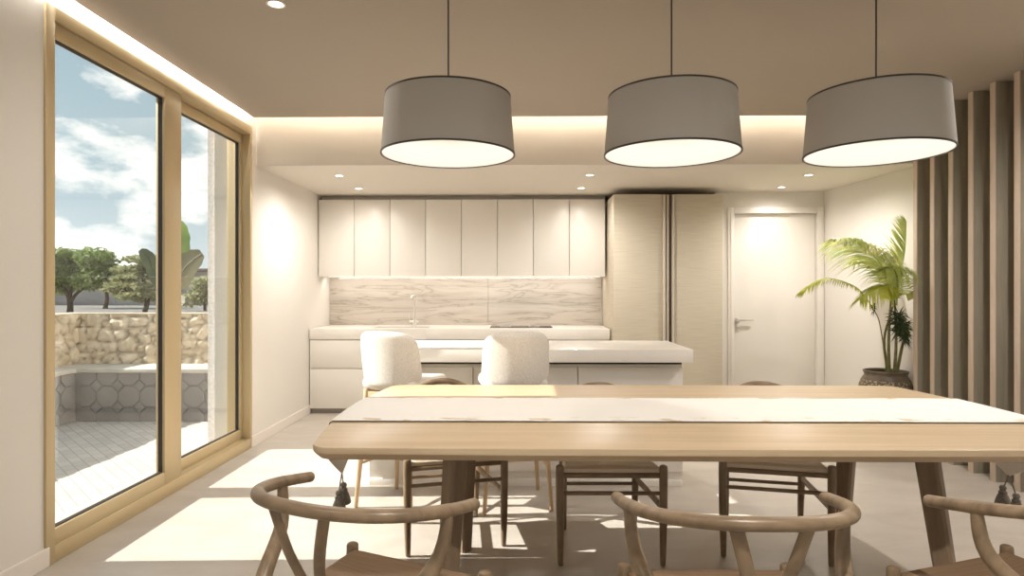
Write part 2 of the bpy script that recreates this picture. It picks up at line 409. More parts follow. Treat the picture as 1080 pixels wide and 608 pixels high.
b_.box(-hw+.006, hw-.006, -hd, -hd+.006, -.10, .002, .001).box(-hw+.006, hw-.006, hd-.006, hd, -.10, .002, .001)
b_.build('basin', 'steel', sk)
MB().lathe([(.0, 0), (.035, 0), (.038, .003), (.03, .005), (.0, .004)], (0, 0, -.10), 24).build('drain', 'gasket', sk)
fa = thing('faucet', 'tall steel faucet with side lever behind the sink', 'faucet', (-1.164, 6.97, .878))
MB().lathe([(.026, 0), (.026, .012), (.020, .016), (.019, .075), (.013, .08)], (0, 0, 0), 24).build('body', 'steel', fa)
MB().tube([(0, 0, .07), (0, 0, .2), (0, 0, .31), (0, -.03, .335), (0, -.12, .335), (0, -.19, .33), (0, -.20, .30)], .0115, 14).build('spout', 'steel', fa)
lv = MB().tube([(.038, 0, .05), (0, 0, .05), (-.055, 0, .05)], .014, 14, sub=1).build('lever', 'steel', fa)
MB().tube([(-.056, 0, .05), (-.058, -.005, .09), (-.060, -.01, .145)], .0035, 8).build('lever_pin', 'steel', lv)
hb = thing('hob', 'slim dark cooking hob on the countertop', 'hob', (.01, 6.82, .878))
MB().box(-.33, .33, -.17, .2, 0, .007, .002).build('glass_top', 'hob', hb)
for x, y in ((-.17, -.05), (-.17, .1), (.14, -.05), (.14, .1)):
    MB().lathe([(.05, .0), (.055, .0012), (.06, .0)], (x, y, .007), 32).build('burner_ring', 'steel', hb)
MB().box(.24, .32, -.15, -.06, .007, .010, .001).build('control_panel', 'gasket', hb)

# tall cabinet with fabric-look doors
tc = thing('tall_cabinet', 'tall beige cabinet with textured doors and long vertical pulls', 'cabinet', (1.4775, 6.36, 0))
X0, X1 = .935-1.4775, 2.02-1.4775
MB().box(X0, X1, .02, .855, .0, 2.238, .003).build('body', 'linen', tc)
MB().box(X0, 1.42-1.4775, -.02, .019, .01, 2.236, .003).build('door', 'linen', tc)
MB().box(1.545-1.4775, X1, -.02, .019, .01, 2.236, .003).build('door', 'linen', tc)
MB().box(1.42-1.4775, 1.545-1.4775, .012, .0195, .01, 2.236, 0).build('recess', plain('recess_brown', (.22, .175, .13), .6), tc)
for x, r in ((1.437, .017), (1.472, .012), (1.526, .015)):
    MB().tube([(x-1.4775, -.025, .03), (x-1.4775, -.025, 1.2), (x-1.4775, -.025, 2.225)], r, 14, 1.6, sub=1).build('pull', plain('pull_metal', (.60, .53, .44), .4, .2), tc)

# door
D = thing('door_1', 'plain white door with a square steel lever handle', 'door', (2.6645, 6.645, 0), 0, None, 'structure')
MB().box(-.4295, .4295, .03, .07, .005, 2.074, .003).build('door_leaf', 'doorw', D)
cs = MB()
for s in (-1, 1):
    cs.box(s*.4965, s*.434, -.018, .09, 0, 2.14, .004).box(s*.472, s*.434, -.026, -.017, 0, 2.105, .003)
cs.box(-.434, .434, -.018, .09, 2.079, 2.14, .004).box(-.434, .434, -.026, -.017, 2.079, 2.105, .003)
cs.build('door_frame', 'doorw', D)
dh = MB().box(-.425, -.362, .018, .03, .935, .995, .003).build('handle_plate', 'steel', D)
MB().box(-.405, -.38, -.03, .018, .955, .98, .003).box(-.405, -.235, -.045, -.027, .955, .98, .004).build('lever', 'steel', dh)
MB().box(-.425, -.362, .018, .03, .84, .90, .003).lathe([(.011, 0), (.011, .004)], (-.394, .012, .868), 16).build('lock_plate', 'steel', D)

# ---------------------------------------------------------------- island
isl = thing('island_worktop', 'thick white worktop of the kitchen island behind the stools', 'worktop', (.0415, 4.32, .82))
MB().box(-1.0415, 1.0415, -.357, .36, 0, .082, .003).build('slab', 'stone', isl)
il = ['left white island cabinet, behind the angled stool', 'middle white island cabinet, behind the second stool', 'right white island cabinet, free of stools']
for i in range(3):
    t = thing('island_cabinet', il[i], 'cabinet', (-.985+.6793*(i+.5), 4.37, 0), 0, 'white island cabinets')
    h = .33965
    MB().box(-h+.0003, h-.0003, -.25, .27, .045, .79, .002).build('body', 'white', t)
    MB().box(-h+.0003, h-.0003, -.262, .262, 0, .045, .002).build('plinth', 'white', t)
    MB().box(-h+.0003, h-.0003, -.235, .255, .79, .8199, 0).build('shadow_gap', 'dark', t)
    MB().box(-h+.003, h-.003, -.272, -.2505, .10, .775, .003).build('door', 'white', t)

# ---------------------------------------------------------------- bar stools
def make_stool():
    t = thing('bar_stool', '', 'stool')
    MB().soft(.19, .19, .042, .04, 12, lambda p: Vector((p.x*(1+.10*p.y), p.y+.02, .728+p.z-.012*(1-(p.x/.2)**2)*(p.z > 0)))).build('seat', 'boucle', t)
    def bk(p):
        u = p.x/.2; v = (p.z+.163)/.326
        w = 1.0-.10*max(0, v-.3)**1.5-.10*max(0, .3-v)**1.3
        return Vector((p.x*w, -.185+p.y+.105*u*u*(1-.3*v)-.035*v, .872+p.z+.005*math.cos(u*1.5)))
    MB().soft(.2, .035, .163, .034, 18, lambda p: bk(Vector((p.x*(1-.16*max(0, abs(p.z)/.163-.55)**2/.2), p.y, p.z*(1-.10*max(0, abs(p.x)/.2-.5)**2/.25))))).build('backrest', 'boucle', t)
    legs = {}
    for sx in (-1, 1):
        for sy in (-1, 1):
            top = Vector((sx*.150, sy*.15, .69)); ft = Vector((sx*.195, sy*.195, .0))
            MB().tube([top, (top+ft)/2, ft+Vector((0, 0, .006))], [.0185, .016, .0115], 12, sub=1).build('leg', 'stoolwood', t)
            legs[sx, sy] = (top, ft)
    fr_ = MB()
    for s in (-1, 1):
        fr_.box(-.165, .165, s*.15-.012, s*.15+.012, .635, .682, .004).box(s*.15-.012, s*.15+.012, -.137, .137, .635, .682, .004)
    fr_.build('seat_frame', 'stoolwood', t)
    def at(sx, sy, z):
        a, b = legs[sx, sy]; k = (a.z-z)/(a.z-b.z); return a+(b-a)*k
    for (p, q, z) in (((-1, 1), (1, 1), .20), ((-1, -1), (-1, 1), .26), ((1, -1), (1, 1), .26)):
        MB().tube([at(*p, z), at(*q, z)], .0095, 10, 1.3, sub=1).build('footrest', 'stoolwood', t)
    return t
s1 = make_stool(); s1.location = (-.70, 3.775, 0); s1.rotation_euler = (0, 0, R(-26))
s1['label'] = 'angled cream boucle bar stool at the left end of the island'; s1['group'] = 'cream bar stools'
dup(s1, (-.045, 3.80, 0), R(10), 'cream boucle bar stool right of the angled one, seen from behind')

# ---------------------------------------------------------------- dining table
TX, TY, HL, HW, TZ = .641, 2.681, 1.369, .672, .77
def outline(inset=0.):
    pts = []; hl, hw, rc = HL-inset, HW-inset, .075
    ex = .06
    def xe(y): return hl-ex*(abs(y)/HW)**2.2
    seq = []
    ncorner = 8
    for k in range(25):
        y = -hw+rc+(2*(hw-rc))*k/24; seq.append((xe(y), y))
    cx = xe(hw-rc)-rc; cy = hw-rc
    for k in range(1, ncorner): a = math.pi/2*k/ncorner; seq.append((cx+rc*math.cos(a), cy+rc*math.sin(a)))
    half = [(cx-2*cx*k/30, hw+.012*(1-((cx-2*cx*k/30)/cx)**2)) for k in range(31)]
    right = seq; top = half
    left = [(-x, -y) for x, y in right]; bot = [(-x, -y) for x, y in top]
    corner2 = [(x, -y) for x, y in right[:24:-1]]
    # right side (y rising) + corner, top edge leftwards, left corner, left side, corner, bottom edge, corner
    cor = right[25:]; side = right[:25]
    P = side+cor+top+[(-x, y) for x, y in cor[::-1]]+[(-x, y) for x, y in side[::-1]]+[(-x, -y) for x, y in cor]+bot+[(x, -y) for x, y in cor[::-1]]
    Q = []
    for p in P:
        if not Q or math.hypot(p[0]-Q[-1][0], p[1]-Q[-1][1]) > 1e-5: Q.append(p)
    return Q
tb = thing('dining_table', 'long pale oak dining table with splayed legs', 'table', (TX, TY, 0))
rings = [(.006, .77), (.0017, .7685), (0, .765), (0, .749), (.003, .744), (.022, .7258), (.028, .7245)]
tm = MB(); base = outline(); n = len(base)
def inset_ring(ins):
    out = []
    for i, (x, y) in enumerate(base):
        a = Vector(base[i-1]); b = Vector(base[(i+1) % n]); d = (b-a).normalized(); nn = Vector((-d.y, d.x)); out.append((x+nn.x*ins, y+nn.y*ins))
    return out
vs = []; fs = []
for ins, z in rings: vs += [(x, y, z) for x, y in inset_ring(ins)]
for r_ in range(len(rings)-1):
    for i in range(n): fs.append((r_*n+i, r_*n+(i+1) % n, (r_+1)*n+(i+1) % n, (r_+1)*n+i))
fs.append(tuple(range(n))); fs.append(tuple(range((len(rings)-1)*n, len(rings)*n))[::-1])
tm.add(vs, fs).build('tabletop', 'oak', tb, 28)
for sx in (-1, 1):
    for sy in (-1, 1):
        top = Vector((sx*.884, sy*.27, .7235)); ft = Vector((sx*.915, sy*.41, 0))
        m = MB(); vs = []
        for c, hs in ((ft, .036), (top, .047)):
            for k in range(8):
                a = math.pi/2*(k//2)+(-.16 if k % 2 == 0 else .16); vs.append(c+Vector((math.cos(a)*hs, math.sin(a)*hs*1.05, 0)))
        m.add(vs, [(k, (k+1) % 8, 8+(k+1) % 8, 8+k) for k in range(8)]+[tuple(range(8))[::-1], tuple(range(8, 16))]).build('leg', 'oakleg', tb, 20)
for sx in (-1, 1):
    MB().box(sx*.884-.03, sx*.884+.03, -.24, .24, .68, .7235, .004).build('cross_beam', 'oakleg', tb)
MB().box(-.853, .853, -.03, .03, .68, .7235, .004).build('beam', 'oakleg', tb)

# runner
rn = []
def runner():
    yc = 2.66-TY; hw_ = .26; m = MB()
    path = []   # (x, z, halfwidth)
    ex = HL+.006
    ncol = 17
    tipz = .50
    for k in range(9):
        t_ = k/8; path.append((-ex-.016*(1-t_), tipz+(.735-tipz)*t_, max(.006, hw_*(.03+.97*min(1, t_*1.8)))))
    path += [(-ex-.003, .755, hw_), (-ex+.001, .768, hw_), (-ex+.012, .7735, hw_)]
    for k in range(1, 40): path.append((-ex+.012+(2*ex-.024)*k/40, .7735, hw_))
    path += [(-p[0], p[1], p[2]) for p in path[:12][::-1]]
    th = .0025; n_ = len(path); vs = []
    for off in (0, 1):
        for i, (x, z, w) in enumerate(path):
            a = path[max(i-1, 0)]; b = path[min(i+1, n_-1)]; d = Vector((b[0]-a[0], b[1]-a[1])).normalized(); nn = Vector((-d.y, d.x))
            for j in range(ncol):
                v = -1+2*j/(ncol-1); y = yc+w*v
                bow = .06*((abs(y)/HW)**2.2)
                xx = x-(bow if x > 0 else -bow)*min(1, max(0, (abs(x)-.9)/.45))
                wave = .0008*math.sin(x*9+v*4)*(1 if abs(x) < ex-.02 else 0)
                vs.append((xx+nn.x*th*off, y, z+wave+nn.y*th*off))
    fs = []
    L = n_*ncol
    for i in range(n_-1):
        for j in range(ncol-1):
            a = i*ncol+j; fs.append((a, a+1, a+ncol+1, a+ncol)); fs.append((L+a, L+a+ncol, L+a+ncol+1, L+a+1))
        for j in (0, ncol-1):
            a = i*ncol+j; fs.append((a, a+ncol, L+a+ncol, L+a) if j == 0 else (a+ncol, a, L+a, L+a+ncol))
    for j in range(ncol-1):
        fs.append((j, L+j, L+j+1, j+1)); a = (n_-1)*ncol+j; fs.append((a, a+1, L+a+1, L+a))
    m.add(vs, fs)
    o = tag(m.build('table_runner', 'runner', None, 40, (TX, TY, 0)), 'white table runner lying along the dining table', 'runner')
    he = MB()
    for sy in (-1, 1):
        he.tube([(p[0]-(math.copysign(.06*((abs(yc+sy*hw_)/HW)**2.2), p[0]) if abs(p[0]) > .9 else 0)*min(1, max(0, (abs(p[0])-.9)/.45)), yc+sy*(p[2]+.002), p[1]+.0008) for p in path[8:-8]], .0017, 6, sub=1)
    he.build('hem', 'rhem', o)
    for sx in (-1, 1):
        for k, sy in enumerate((-1, 1)):
            tx, tz = sx*(ex+.018), tipz
            ty = yc+sy*.036; top = .432+.006*sy
            cd = MB().tube([(tx, yc, tz+.004), (tx+sx*.002, yc+sy*.016, tz-.03), (tx+sx*.003, ty, top)], .0028, 8)
            cd.lathe([(.0, .012), (.010, .010), (.014, .0), (.010, -.010), (.017, -.018), (.015, -.023), (.021, -.036), (.027, -.054), (.031, -.074), (.027, -.079), (.0, -.076)], (tx+sx*.003, ty, top), 18)
            cd.build('tassel', 'tassel', o)
    return o
runner()

# ---------------------------------------------------------------- wishbone chairs
RW, RD, RZB, RZT, REX, RY = .283, .349, .762, .707, .83, .08
RAIL = dict(e=1., zt=RZT)
def rail_pt(a):   # a in -pi/2..pi/2, 0 at the back
    s, c = math.sin(a), max(0., math.cos(a))
    x = RW*math.copysign(abs(s)**REX, s); k = c**REX
    return Vector((x, RY-RD*k, RAIL['zt']+(RZB-RAIL['zt'])*k**RAIL['e']))
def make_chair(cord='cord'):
    t = thing('wishbone_chair', '', 'chair', group='wishbone chairs around the table')
    pts = [rail_pt(-math.pi/2+math.pi*i/36) for i in range(37)]
    # move the very ends a touch forward
    MB().tube(pts, [.0155]*3+[.0165]*31+[.0155]*3, 16, 1.12, up=(0, 0, 1), sub=3).build('top_rail', 'chair', t)
    for sx in (-1, 1):
        MB().tube([(sx*.236, .221, .006), (sx*.238, .221, .2), (sx*.239, .221, .40), (sx*.239, .221, .458)], [.0125, .0185, .0195, .0185], 16, sub=3).build('leg', 'chair', t)
    for sx in (-1, 1):
        at = rail_pt(sx*R(74)); at = at-Vector((0, 0, .006))
        MB().tube([(sx*.186, -.215, .006), (sx*.189, -.205, .22), (sx*.196, -.20, .42), (sx*.216, -.165, .51), (sx*.258, -.06, .61), tuple(at)],
                  [.0125, .0180, .0215, .0215, .019, .0135], 14, 1.0, sub=6).build('leg', 'chair', t)
    # Y splat
    j = Vector((0, -.195, .475)); 
    for sx in (-1, 1):
        at = rail_pt(sx*R(12.5))-Vector((0, 0, .008))
        MB().tube([j+Vector((sx*.016, 0, -.04)), j+Vector((sx*.018, -.008, .05)), j.lerp(at, .6)+Vector((0, -.008, 0)), at], [.018, .018, .017, .0165], 12, .42, up=(1, 0, 0), sub=4).build('splat', 'chair', t)
    # seat : woven, four facets
    def sp(u, v):
        y = -.195+.412*(v+1)/2; hw_ = .185+.047*(v+1)/2
        m = max(abs(u), abs(v)); z = .457-.017*(1-m)
        if m > .93: z -= .012*((m-.93)/.07)**2
        return Vector((u*hw_, y, z))
    n_ = 24; m = MB(); vs = []; fs = []
    for lay in (0, 1):
        for i in range(n_+1):
            for k in range(n_+1):
                p = sp(-1+2*k/n_, -1+2*i/n_); vs.append(p-Vector((0, 0, .020 if lay else 0)))
    L = (n_+1)**2
    for i in range(n_):
        for k in range(n_):
            a = i*(n_+1)+k; fs.append((a, a+1, a+n_+2, a+n_+1)); fs.append((L+a, L+a+n_+1, L+a+n_+2, L+a+1))
    per = list(range(n_))+[k*(n_+1)+n_ for k in range(n_)]+[L-1-k for k in range(n_)]+[(n_-k)*(n_+1) for k in range(n_)]
    for i in range(len(per)): a, b = per[i], per[(i+1) % len(per)]; fs.append((b, a, L+a, L+b))
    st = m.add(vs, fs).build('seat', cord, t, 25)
    def bar(name, a, b, r, flat=1., up=None): MB().tube([a, b], r, 12, flat, up, sub=1).build(name, 'chair', t)
    bar('seat_rail', (-.235, .216, .416), (.235, .216, .416), .0125)
    bar('seat_rail', (-.19, -.20, .418), (.19, -.20, .418), .0125)
    for sx in (-1, 1):
        bar('seat_rail', (sx*.195, -.19, .418), (sx*.236, .21, .418), .0125)
        bar('stretcher', (sx*.190, -.20, .285), (sx*.237, .218, .265), .019, .45, (0, 0, 1))
    bar('stretcher', (-.236, .221, .335), (.236, .221, .335), .0095)
    bar('stretcher', (-.19, -.205, .25), (.19, -.205, .25), .0095)
    return t
ch = make_chair(); ch.location = (-.411, 1.713, 0); ch.rotation_euler = (0, 0, R(-24.7))
ch['label'] = 'wishbone chair seen from behind at the window end of the near side'
dup(ch, (.548, 1.65, 0), R(.6), 'wishbone chair seen from behind in the middle of the near side')
dup(ch, (1.388, 1.731, 0), R(19.7), 'wishbone chair seen from behind, last of the near side by the fins')
RAIL.update(e=8., zt=.688)      # the far chairs are tucked in, their arms under the table top
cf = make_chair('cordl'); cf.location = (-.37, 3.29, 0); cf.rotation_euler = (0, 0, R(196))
cf['label'] = 'wishbone chair on the far side of the table, beside the left table leg'
dup(cf, (.42, 3.145, 0), R(180.5), 'wishbone chair in the middle of the far side of the table')
dup(cf, (1.25, 3.195, 0), R(167), 'wishbone chair on the far side of the table, closest to the potted palm')

# ---------------------------------------------------------------- pendants
pl = ['drum pendant lamp nearest the window', 'middle drum pendant lamp over the dining table', 'drum pendant lamp nearest the wooden fins']
for x, lb in zip((-.315, .66, 1.546), pl):
    t = thing('pendant_lamp', 'taupe '+lb, 'lamp', (x, 2.768, 1.866), 0, 'drum pendant lamps')
    Hh, r0, r1 = .252, .291, .272
    MB().lathe([(r0, 0), (r1, Hh), (r1-.003, Hh), (r0-.003, 0)], seg=72, close=True).build('lamp_shade', 'shade', t, 60)
    ln = MB().lathe([(r0-.0035, .001), (r1-.0035, Hh-.002), (r1-.006, Hh-.002), (r0-.006, .001)], seg=72, close=True).build('lining', 'shadein', t, 60)
    for z, r in ((0, r0), (Hh, r1)):
        MB().lathe([(r+.002, z-.0035), (r+.002, z+.0035), (r-.004, z+.0035), (r-.004, z-.0035)], seg=72, close=True).build('rim', 'rim', t, 60)
    MB().lathe([(.001, .165), (r1-.004, .165), (r1-.004, .171), (.001, .171)], seg=72, close=True).build('diffuser', 'bulb', t)
    MB().lathe([(.001, Hh-.012), (r1-.007, Hh-.012), (r1-.007, Hh-.006), (.001, Hh-.006)], seg=72, close=True).build('top_plate', 'shadein', t)
    MB().tube([(0, 0, Hh-.006), (0, 0, .5), (0, 0, CZ-1.866-.02)], .0035, 8, sub=1).build('cord', 'rim', t)
    MB().lathe([(.05, CZ-1.866-.022), (.052, CZ-1.866-.001), (.0, CZ-1.866-.0005)], seg=32).build('ceiling_rose', 'shade', t)
    light('pendant_light', 'AREA', (0, 0, .155), 2.3, WARM, parent=t, shape='DISK', size=.40)

# ---------------------------------------------------------------- downlights
def downlight(x, y, z, label, e, spot=95, group='recessed ceiling downlights'):
    t = thing('recessed_downlight', label, 'downlight', (x, y, z), 0, group)
    MB().lathe([(.045, -.0005), (.045, -.006), (.036, -.007), (.033, -.0005)], seg=32, close=True).build('ring', 'trim', t)
    MB().lathe([(.0, -.003), (.032, -.003), (.032, -.001), (.0, -.001)], seg=32).build('glow_disc', 'spot', t)
    light('downlight_beam', 'SPOT', (0, 0, -.02), e, WARM, parent=t, spot_size=R(spot), spot_blend=1., shadow_soft_size=.03)
for x, y, lb in ((-1.62, 5.64, 'recessed kitchen downlight above the left island end, nearer one'), (-1.63, 6.36, 'recessed kitchen downlight nearest the upper cabinets by the left wall'),
                 (.62, 5.64, 'recessed kitchen downlight, nearer of the pair above the counter end'), (.613, 6.36, 'recessed kitchen downlight nearest the last upper cabinet'),
                 (2.566, 5.66, 'recessed kitchen downlight near the potted palm'), (2.60, 6.33, 'recessed kitchen downlight right in front of the white door')):
    downlight(x, y, KZ, lb, 56 if y < 6 else 12, 168)
for x, y, lb in ((-1.18, 3.04, 'recessed downlight in the main ceiling near the window, above the runner end'), (2.6, 3.04, 'recessed downlight in the main ceiling near the fins'),
                 (-1.18, .6, 'added out-of-view fill downlight behind the viewer by the window wall'), (.7, .6, 'added out-of-view fill downlight above the viewer'),
                 (2.6, .6, 'added out-of-view fill downlight behind the viewer by the fins')):  # the row nearest the viewer is unseen, added to brighten the floor
    downlight(x, y, CZ, lb, 30 if x < 0 else (110 if x < 1 else (85 if y > 2 else 15)), 168)

# ---------------------------------------------------------------- timber fins
order = ['first', 'second', 'third', 'fourth', 'fifth', 'sixth', 'seventh', 'eighth', 'ninth']
for i, w in enumerate(order):
    y = 5.08-.2065*i
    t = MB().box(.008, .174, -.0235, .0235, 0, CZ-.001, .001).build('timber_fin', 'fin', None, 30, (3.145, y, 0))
    MB().box(0, .0078, -.0235, .0235, 0, CZ-.001, .002).build('lit_edge', 'finedge', t)['label'] = 'fin edge with its lit tone painted in'  # separate strip that carries the painted lit tone of the fin end
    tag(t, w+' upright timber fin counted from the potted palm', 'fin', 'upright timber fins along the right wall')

# ---------------------------------------------------------------- potted palm
PX, PY = 3.055, 5.33
pp = thing('potted_palm', 'potted palm in the corner beside the white door', 'plant', (PX, PY, 0))
pot = MB().lathe([(.115, 0), (.13, .01), (.165, .10), (.195, .25), (.205, .36), (.203, .42), (.196, .455), (.200, .462), (.197, .47), (.178, .53), (.172, .545), (.160, .56), (.158, .575), (.168, .592), (.170, .602), (.160, .606), (.150, .598), (.150, .56), (.0, .56)], seg=48)
po = pot.build('pot', 'potp', pp)
MB().lathe([(.2015, .462), (.1985, .475), (.181, .528), (.176, .530), (.19, .475), (.196, .462)], seg=48, close=True).build('carved_band', 'pot', po)
MB().lathe([(.0, .561), (.149, .561), (.149, .572), (.08, .578), (.0, .575)], seg=32).build('soil', 'soil', po)
def L_(x, y, z): return Vector((x+.04*max(0, min(1, (x-2.3)/.6))-PX, y-PY, z))
def keep_clear(m):     # the leaves bend along the wall and the fin instead of through them
    for i, (x, y, z) in enumerate(m.v):
        X, Y = x+PX, y+PY
        X = min(X, 3.17+.13*(6.645-Y)/1.535-.012)
        if Y < 5.16: X = min(X, 3.12)
        m.v[i] = (X-PX, y, z)
def frond(pts, length, mat, n=46, droop=.5, width=.0075, side=None, name='frond', t0=.12, fan=.55, sd=None, tip=.1):
    m = MB(); m.tube(pts, [.0065]+[.004]*(len(pts)-2)+[.0012], 7, sub=5)
    P = [Vector(p) for p in pts]; q = []
    for i in range(len(P)-1):
        a = P[max(i-1, 0)]; b = P[i]; c = P[i+1]; d = P[min(i+2, len(P)-1)]
        for k in range(12):
            t = k/12; q.append(.5*((2*b)+(c-a)*t+(2*a-5*b+4*c-d)*t*t+(3*b-a-3*c+d)*t**3))
    q.append(P[-1])
    for i in range(n):
        t = t0+(1-t0)*i/(n-1); f_ = t*(len(q)-1); k = min(int(f_), len(q)-2); p = q[k].lerp(q[k+1], f_-k)
        T = (q[k+1]-q[k]).normalized()
        S = Vector(sd) if sd else T.cross(Vector((0, 0, 1)))
        S = S.normalized() if S.length > .05 else Vector((1, 0, 0))
        L0 = length*(math.sin(math.pi*(.12+.80*t))**.7)*rnd.uniform(.85, 1.1)*(1-tip*t)
        for s in ((-1, 1) if side is None else side):
            d = (S*s+T*fan+Vector((0, 0, .25))+Vector((rnd.uniform(-.14, .14), rnd.uniform(-.14, .14), rnd.uniform(-.14, .14)))).normalized()
            nrm = T.cross(d).normalized(); wv = d.cross(nrm).normalized()
            vs = []
            for h in range(6):
                g = h/5; c = p+d*L0*g+Vector((0, 0, -droop*L0*g*g)); w = width*(1-abs(2*g-.7)/1.4)*(.0 if h == 5 else 1)+.0004
                vs += [c-wv*w, c+wv*w]
            m.add(vs, [(2*h, 2*h+1, 2*h+3, 2*h+2) for h in range(5)])
    keep_clear(m); return m.build(name, mat, pp, None)
# thin arching stalk with a drooping leaf to the left
frond([L_(2.60, 5.27, 1.345) if False else L_(2.887, 5.30, 1.134), L_(2.80, 5.29, 1.26), L_(2.68, 5.27, 1.335), L_(2.50, 5.24, 1.372), L_(2.36, 5.22, 1.31), L_(2.283, 5.21, 1.25)], .10, 'palmy', 44, .9, .008, fan=1.3, t0=.15)
frond([L_(3.06, 5.33, 1.18), L_(3.01, 5.33, 1.43), L_(2.86, 5.30, 1.60), L_(2.69, 5.27, 1.69), L_(2.57, 5.25, 1.70)], .70, 'palm', 120, .66, .0062, fan=.6, tip=.72)
frond([L_(3.09, 5.33, 1.18), L_(3.14, 5.33, 1.42), L_(3.165, 5.31, 1.62), L_(3.17, 5.30, 1.84)], .28, 'palm', 60, .1, .0055, side=(1,), fan=.9, sd=(-1, -.15, .1))
frond([L_(3.05, 5.28, 1.14), L_(2.98, 5.22, 1.28), L_(2.88, 5.17, 1.30), L_(2.72, 5.14, 1.20)], .24, 'palmy', 64, .7, .008, fan=.9)
frond([L_(3.09, 5.30, 1.15), L_(3.06, 5.24, 1.36), L_(3.0, 5.17, 1.45), L_(2.90, 5.14, 1.44)], .34, 'palm', 60, .9, .006, fan=.7)
frond([L_(3.10, 5.40, 1.15), L_(3.09, 5.50, 1.42), L_(3.02, 5.60, 1.56), L_(2.93, 5.70, 1.55)], .26, 'palm', 40, .7, .008, fan=.8)
def stem(pts, r): MB().tube(pts, r, 9, sub=5).build('stem', 'stem', pp)
stem([L_(3.005, 5.30, .57), L_(2.99, 5.30, .75), L_(2.955, 5.30, .97), L_(2.93, 5.30, 1.06), L_(2.887, 5.30, 1.134)], [.006, .005, .0045, .004, .0035])
stem([L_(3.04, 5.32, .57), L_(3.035, 5.32, .85), L_(3.06, 5.33, 1.19)], [.015, .012, .007])
stem([L_(3.07, 5.30, .57), L_(3.085, 5.30, .85), L_(3.09, 5.33, 1.19)], [.014, .011, .007])
stem([L_(3.06, 5.36, .57), L_(3.02, 5.36, .85), L_(3.05, 5.28, 1.15)], [.012, .010, .006])
stem([L_(3.10, 5.32, .57), L_(3.14, 5.31, .8), L_(3.17, 5.30, .95)], [.014, .011, .008])
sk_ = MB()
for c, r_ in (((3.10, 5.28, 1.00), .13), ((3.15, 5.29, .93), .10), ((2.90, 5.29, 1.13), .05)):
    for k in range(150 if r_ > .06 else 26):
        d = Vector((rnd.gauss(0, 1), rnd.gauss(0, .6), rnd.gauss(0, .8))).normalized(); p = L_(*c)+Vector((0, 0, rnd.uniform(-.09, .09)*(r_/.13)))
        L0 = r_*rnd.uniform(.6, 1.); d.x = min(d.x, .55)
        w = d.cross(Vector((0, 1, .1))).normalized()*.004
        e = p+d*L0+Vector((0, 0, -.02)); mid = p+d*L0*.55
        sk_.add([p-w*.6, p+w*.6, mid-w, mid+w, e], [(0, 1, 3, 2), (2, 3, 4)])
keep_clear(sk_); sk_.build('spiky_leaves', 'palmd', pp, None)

# ---------------------------------------------------------------- outside
struct('patio', MB().box(-9, XL-.3, -4, 6.9, -.12, -.02, 0), 'paving', 'paved patio outside the window', 'patio')
struct('window_sill', MB().box(XL-.36, XL-.181, 2.865, 5.10, -.018, .03, .003), 'coping', 'pale outer sill of the window', 'sill')
struct('wall_pier', MB().box(-2.575, XL-.301, 5.18, 6.0, -.02, 3.1, 0), 'stucco', 'white rendered pier beside the window outside', 'pier')
struct('trim_eave', MB().box(-2.66, XL-.301, -1, 5.179, 2.72, 2.95, 0), 'coping', 'short eave above the window outside', 'eave')
# low block wall (octagon pattern) : along x at y = 6.2 and along y at x = -4.4
def octa(m, w, h, to):
    p = .215; c = .06; g = .005; nx = int(w/p)+1; nz = int(h/p)+2
    def prism(poly):
        k = len(poly); cx = sum(a for a, _ in poly)/k; cz = sum(b for _, b in poly)/k
        vs = [to(a, b, 0) for a, b in poly]+[to(cx+(a-cx)*.93, cz+(b-cz)*.93, .014) for a, b in poly]
        m.add(vs, [(i, (i+1) % k, k+(i+1) % k, k+i) for i in range(k)]+[tuple(range(k, 2*k))])
    def clip(poly):
        q = [(min(max(a, 0), w), min(max(b, 0), h)) for a, b in poly]
        ar = abs(sum(q[i-1][0]*q[i][1]-q[i][0]*q[i-1][1] for i in range(len(q))))/2
        r = []
        for t_ in q:
            if not r or math.hypot(t_[0]-r[-1][0], t_[1]-r[-1][1]) > 1e-4: r.append(t_)
        if len(r) > 1 and math.hypot(r[0][0]-r[-1][0], r[0][1]-r[-1][1]) < 1e-4: r.pop()
        return r if ar > .002 and len(r) > 2 else None
    for i in range(nx):
        for j in range(nz):
            X, Z = i*p+.11, j*p+.03+(.0 if i % 2 == 0 else -.0)
            a = p/2-g
            P = [(X-a+c, Z-a), (X+a-c, Z-a), (X+a, Z-a+c), (X+a, Z+a-c), (X+a-c, Z+a), (X-a+c, Z+a), (X-a, Z+a-c), (X-a, Z-a+c)]
            P = clip(P)
            if P: prism(P)
            s = c-g; X += p/2; Z += p/2
            P = clip([(X, Z-s), (X+s, Z), (X, Z+s), (X-s, Z)])
            if P: prism(P)
bw = MB()
bw.box(-4.40, -2.5, 6.2, 6.55, -.02, .46, 0).box(-4.75, -4.40, -1.0, 6.55, -.02, .46, 0)
octa(bw, 1.9, .48, lambda a, b, o: (-4.40+a, 6.2-o, -.02+b))
octa(bw, 7.2, .48, lambda a, b, o: (-4.40+o, 6.2-a, -.02+b))
struct('wall_planter', bw, 'block', 'low grey block wall at the back of the patio', 'wall')
cp_ = MB().box(-4.75, -2.5, 6.165, 6.62, .461, .502, .006).box(-4.75, -4.365, -1.0, 6.164, .461, .502, .006)
struct('trim_coping', cp_, 'coping', 'pale coping slab on the low block wall', 'coping', 30)
